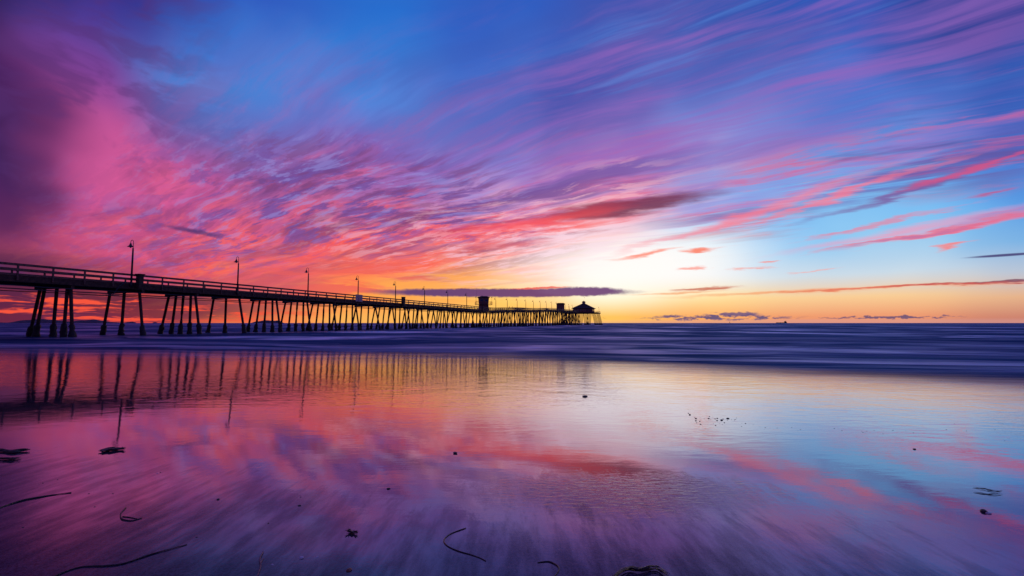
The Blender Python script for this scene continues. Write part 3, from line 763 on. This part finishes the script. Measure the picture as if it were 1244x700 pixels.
# ------------------------------------------------------------------ birds
birdm = simple('dark_feathers', (0.05, 0.045, 0.055), 0.8, 0.4, 12, 0.2, 0.2)
def bird(loc, rz, span, label, flap):
    h = span / 2
    bm = bmesh.new()
    L = span * .42
    prof = [(-.50, .005), (-.40, .03), (-.2, .075), (0.0, .095), (.18, .08), (.30, .045), (.36, .042), (.42, .04), (.47, .02), (.62, .006)]
    tube(bm, [(0, y * L, (0.03 * L if y > .3 else 0)) for y, r in prof], [r * L for y, r in prof], 8)
    fan = [bm.verts.new(c) for c in ((-.03 * L, -.42 * L, 0), (.03 * L, -.42 * L, 0), (.09 * L, -.68 * L, .004), (-.09 * L, -.68 * L, .004))]
    fb = [bm.verts.new(v.co + Vector((0, 0, -.015 * L))) for v in fan]
    bm.faces.new(fan); bm.faces.new(fb[::-1])
    for k in range(4): bm.faces.new((fan[k], fb[k], fb[(k + 1) % 4], fan[(k + 1) % 4]))
    for sx in (-1, 1):
        st = [(.03, .18, -.16, 0.0), (.25, .26, -.16, .10), (.5, .30, -.10, .15), (.75, .20, -.10, .12), (1.0, .02, -.06, .05)]
        prev = None
        for u, le, te, z in st:
            q = [bm.verts.new((sx * u * h, y * L, z * h * flap + dz)) for y, dz in ((le, .006 * L), (te, .004 * L), (te, -.006 * L), (le, -.02 * L))]
            if prev:
                for k in range(4): bm.faces.new((prev[k], prev[(k + 1) % 4], q[(k + 1) % 4], q[k]))
            else: bm.faces.new(q)
            prev = q
        bm.faces.new(prev[::-1])
    o = mobj('seabird', bm, birdm, None, True); o.location = loc; o.rotation_euler = (R(4), R(6), rz)
    tag(o, label, 'bird', 'seabirds in flight')
bird(at(733.7, 386.6, 150), R(10), 1.5, 'dark seabird gliding low over the water right of the pier head', .5)
bird(at(710, 362, 170), R(60), 0.8, 'small seabird in the air over the pavilion cupola', 1.6)
bird(at(586, 351, 140), R(40), 0.6, 'tiny seabird in the air over the watch tower', 1.6)

# ------------------------------------------------------------------ ships
shipm = simple('ship_hull', (0.05, 0.04, 0.06), 0.7, 0.2, .05, 0, .3)
SY = 8000.0
c0 = at(949.5, 392, SY)
t = empty('cargo_ship', (c0.x, SY, 0), R(4))
bm = bmesh.new()
L = 92.0; st = [(-L, 8, 9), (-L * .9, 13, 10), (L * .75, 13, 10), (L * .93, 8, 13), (L, 1, 15)]
prev = None
for x, hb, hz in st:
    q = [bm.verts.new((x, y * hb, z)) for y, z in ((-1, hz), (1, hz), (.7, -2), (-.7, -2))]
    if prev:
        for k in range(4): bm.faces.new((prev[k], prev[(k + 1) % 4], q[(k + 1) % 4], q[k]))
    else: bm.faces.new(q)
    prev = q
bm.faces.new(prev[::-1]); mobj('hull', bm, shipm, t)
bm = bmesh.new(); box(bm, 52, 74, -10, 10, 10.02, 27); box(bm, 50, 66, -12, 12, 27.01, 30); mobj('superstructure', bm, shipm, t)
bm = bmesh.new(); box(bm, 70, 76, -3, 3, 27.02, 36); mobj('funnel', bm, shipm, t)
for x in (-60, -15, 25):
    bm = bmesh.new(); tube(bm, [(x, 0, 9.5), (x, 0, 22)], [1.2, .7], 6); mobj('mast', bm, shipm, t)
tag(t, 'long dark cargo ship low on the horizon right of the pier', 'ship')
c0 = at(886.7, 392, 4000)
t = empty('sailboat', (c0.x, 4000, 0), R(15))
bm = bmesh.new(); prev = None
for x, hb, hz in ((-6, 1.2, 1.3), (-2, 2.0, 1.3), (3, 1.6, 1.5), (7, .15, 1.9)):
    q = [bm.verts.new((x, y * hb, z)) for y, z in ((-1, hz), (1, hz), (.5, -.4), (-.5, -.4))]
    if prev:
        for k in range(4): bm.faces.new((prev[k], prev[(k + 1) % 4], q[(k + 1) % 4], q[k]))
    else: bm.faces.new(q)
    prev = q
bm.faces.new(prev[::-1]); mobj('hull', bm, shipm, t)
bm = bmesh.new(); tube(bm, [(0.5, 0, 1.3), (0.5, 0, 16)], .12, 6); mobj('mast', bm, shipm, t)
bm = bmesh.new()
a = [bm.verts.new(c) for c in ((.3, .04, 2.2), (-5.2, .4, 2.4), (.3, .04, 15.5))]; b = [bm.verts.new(v.co + Vector((0, -.05, 0))) for v in a]
bm.faces.new(a); bm.faces.new(b[::-1])
for k in range(3): bm.faces.new((a[k], b[k], b[(k + 1) % 3], a[(k + 1) % 3]))
mobj('sail', bm, shipm, t)
tag(t, 'tiny sailboat on the horizon left of the cargo ship', 'sailboat')

# ------------------------------------------------------------------ beach litter
kelpm = simple('wet_kelp', (0.030, 0.018, 0.014), 0.35, 0.5, 20, 0.6, 0.6)
twigm = simple('pale_twig', (0.30, 0.17, 0.16), 0.6, 0.3, 30, 0.4, 0.4)
shellm = simple('white_shell', (0.75, 0.70, 0.72), 0.45, 0.12, 60, 0.3, 0.5)
stonem = simple('orange_stone', (0.30, 0.11, 0.06), 0.5, 0.5, 40, 0.4, 0.5)
pebm = simple('dark_pebble', (0.045, 0.035, 0.040), 0.45, 0.5, 40, 0.5, 0.5)
def catmull(pts, n=8):
    out = []; P_ = [pts[0]] + pts + [pts[-1]]
    for i in range(1, len(P_) - 2):
        for k in range(n):
            t = k / n; a, b, c, d = P_[i - 1], P_[i], P_[i + 1], P_[i + 2]
            out.append(0.5 * ((2 * b) + (c - a) * t + (2 * a - 5 * b + 4 * c - d) * t * t + (3 * b - a - 3 * c + d) * t ** 3))
    out.append(pts[-1]); return out
def strand(name, pix, r, mat, label, cat, group=None, branches=()):
    r *= 0.7
    g = catmull([on_sand(*p) for p in pix]); o0 = g[0].copy()
    t = bmesh.new()
    pts = [p - o0 + Vector((noise.noise(p * 9) * r * 1.5, 0, r * .45 + abs(noise.noise(p * 5)) * r * .8)) for p in g]
    n = len(pts)
    rad = [r * (0.55 + 0.45 * math.sin(math.pi * min(1, (i + 1) / n * 1.2)) + 0.3 * noise.noise(g[i] * 11)) for i in range(n)]
    tube(t, pts, rad, 7)
    for bp in branches:
        gb = [p - o0 + Vector((0, 0, r * .5)) for p in catmull([on_sand(*p) for p in bp], 5)]
        tube(t, gb, [r * .75 * (1 - .6 * i / len(gb)) for i in range(len(gb))], 6)
    o = mobj(name, t, mat, None, True); o.location = o0
    return tag(o, label, cat, group)
G = 'washed up seaweed strands'
strand('seaweed_strand', [(60, 703), (96, 690), (130, 688), (151, 685), (180, 675), (206, 668), (227, 662)], .0048, kelpm, 'longest thin dark seaweed strand, running to the bottom left edge', 'seaweed', G)
strand('seaweed_strand', [(-12, 622), (0, 617), (26, 609), (51, 604), (70, 601), (87, 599)], .006, kelpm, 'thin dark seaweed strand touching the left edge of the beach', 'seaweed', G)
strand('seaweed_strand', [(153, 617), (147, 624), (148, 631), (160, 633), (172, 630)], .005, kelpm, 'small hook shaped seaweed strand on the dark sand at left', 'seaweed', G, [[(149, 628), (158, 629), (168, 631)]])
strand('seaweed_strand', [(566, 642), (547, 649), (539, 657), (544, 664), (557, 670), (571, 674), (582, 678), (590, 682)], .0036, kelpm, 'curved S shaped seaweed strand in the bottom middle of the sand', 'seaweed', G)
strand('seaweed_strand', [(653, 684), (660, 683), (668, 683), (676, 687), (679, 692), (676, 698), (672, 702)], .0038, kelpm, 'short arched seaweed strand right of the S shaped one', 'seaweed', G)
strand('twig', [(320, 671), (316, 680), (317, 688), (315, 696), (312, 702)], .005, twigm, 'pale pinkish crooked twig at the bottom edge of the sand', 'twig', None, [[(317, 684), (320, 679)]])
def kelp(pix, label, w=.035, seed=1):
    w *= 0.7; rnd = random.Random(seed); o0 = on_sand(*pix[0]); bm = bmesh.new()
    for _ in range(9):
        ps = [on_sand(p[0] + rnd.uniform(-2.5, 2.5), p[1] + rnd.uniform(-.8, .8)) - o0 + Vector((0, 0, rnd.uniform(.004, .045))) for p in pix]
        g = catmull(ps, 5); tube(bm, g, [rnd.uniform(.5, 1) * w * .5 * (0.3 + math.sin(math.pi * (i + .5) / len(g))) for i in range(len(g))], 6)
    for v in bm.verts: v.co.z = max(.001, v.co.z * .4)
    o = mobj('kelp_clump', bm, kelpm, None, True); o.location = o0
    tag(o, label, 'kelp', 'tangled kelp clumps')
kelp([(122, 550), (128, 548.5), (136, 547.5), (144, 547), (151, 546.5)], 'tangled dark kelp clump lying alone on the pink sand at left', .035, 2)
kelp([(-8, 550), (4, 549), (14, 550), (24, 548.5), (35, 548)], 'flat dark kelp clump at the left edge, the upper of two', .03, 3)
kelp([(-8, 559), (4, 558.5), (14, 559), (24, 558)], 'flat dark kelp clump at the left edge, the lower of two', .018, 4)
kelp([(1184, 596), (1196, 597.5), (1206, 599), (1216, 599)], 'thin dark kelp clump on the blue wet sand at far right', .006, 5)
kelp([(421, 648), (425, 647), (429, 648.5), (433, 649)], 'small dark ragged kelp clump above the orange stone', .012, 6)
kelp([(744, 705), (762, 694), (778, 696), (796, 693), (812, 703)], 'dark kelp clump cut by the bottom edge of the photo right of centre', .010, 8)
def stone(px, py, size, mat, name, label, cat, group=None, flat=.55, seed=0, sink=.3):
    size *= 0.7; p = on_sand(px, py); bm = bmesh.new(); bmesh.ops.create_icosphere(bm, subdivisions=2, radius=size)
    for v in bm.verts:
        v.co *= 1 + .35 * noise.noise(v.co / size * 1.1 + Vector((seed * 3.7, px, 0)))
        v.co.z *= flat; v.co.x *= 1.25
    o = mobj(name, bm, mat, None, True); o.location = p + Vector((0, 0, size * flat * (1 - sink) - 0.002)); o.rotation_euler = (0, 0, seed * 1.3)
    return tag(o, label, cat, group) if label else o
stone(424, 693, .014, stonem, 'stone', 'rounded orange brown stone at the bottom of the sand', 'stone', seed=1)
stone(366, 678, .012, shellm, 'shell', 'biggest white shell near the bottom, right of the twig', 'shell', 'white shells on the sand', seed=2)
stone(385.5, 677, .006, shellm, 'shell', 'small white shell right of the biggest shell', 'shell', 'white shells on the sand', seed=3)
stone(331, 686, .006, shellm, 'shell', 'small white shell between the twig and the biggest shell', 'shell', 'white shells on the sand', seed=4)
stone(191, 575, .006, shellm, 'shell', 'tiny pale shell below the kelp clump on the left sand', 'shell', 'white shells on the sand', seed=5)
stone(1195, 622, .022, pebm, 'stone', 'dark stone with a wake on the blue wet sand at right', 'stone', seed=6)
stone(1201, 624, .014, shellm, 'shell', 'white shell touching the dark stone at right', 'shell', 'white shells on the sand', seed=7)
stone(472, 594, .013, pebm, 'pebble', 'dark pebble with a streak of swash in the lilac wet sand', 'pebble', 'pebbles on the wet sand', seed=8)
stone(553, 551, .022, pebm, 'pebble', 'dark flat pebble in the middle of the pink reflection', 'pebble', 'pebbles on the wet sand', seed=9)
stone(710.5, 482, .05, pebm, 'pebble', 'dark lump showing alone in the bright shallow water', 'pebble', 'pebbles on the wet sand', seed=10, flat=.35)
stone(265, 607, .011, pebm, 'pebble', 'round dark pebble on the violet sand right of the hook strand', 'pebble', 'pebbles on the wet sand', seed=11)
stone(364, 614.5, .010, pebm, 'pebble', 'dark pebble on the violet sand above the biggest shell', 'pebble', 'pebbles on the wet sand', seed=12)
stone(1111, 546, .014, pebm, 'pebble', 'single dark pebble on the pale blue wet sand at right', 'pebble', 'pebbles on the wet sand', seed=13)
for j, (x, y) in enumerate(((195, 574), (52, 587), (115, 616), (70, 583), (137, 600), (108, 600), (239, 653), (28, 641), (326, 636), (365, 604))):
    stone(x, y, .006, pebm, 'pebble', 'tiny dark pebble strewn over the violet sand at left', 'pebble', 'tiny pebbles on the left sand', seed=20 + j)
rnd = random.Random(5)
for j in range(34):      # clotted debris at the waterline
    x = 858 + rnd.gauss(0, 17); y = 509 + rnd.gauss(0, 3.2) + (x - 858) * .06
    stone(x, y, rnd.uniform(.005, .012) * (1.6 if j < 5 else 1), pebm, 'pebble', 'dark bit of debris in the dense cluster at the waterline', 'pebble', 'debris cluster at the waterline', seed=40 + j)
for j in range(52):
    x = rnd.uniform(742, 1240); y = 513 + (x - 742) * .034 + rnd.gauss(0, 2.2) + (rnd.uniform(-14, 2) if x > 1100 else 0)
    stone(x, y, rnd.uniform(.003, .007), pebm, 'pebble', 'dark speck in the thin line of debris along the waterline', 'pebble', 'debris line along the waterline', seed=90 + j)

# ------------------------------------------------------------------ view
sc = bpy.context.scene
sc.view_settings.view_transform = 'Standard'; sc.view_settings.look = 'None'
sc.view_settings.exposure = 0; sc.view_settings.gamma = 1; sc.view_settings.use_curve_mapping = False
sc.render.engine = 'CYCLES'; sc.cycles.use_denoising = True
sc.cycles.max_bounces = 3; sc.cycles.diffuse_bounces = 1; sc.cycles.glossy_bounces = 2
sc.cycles.sample_clamp_indirect = 4
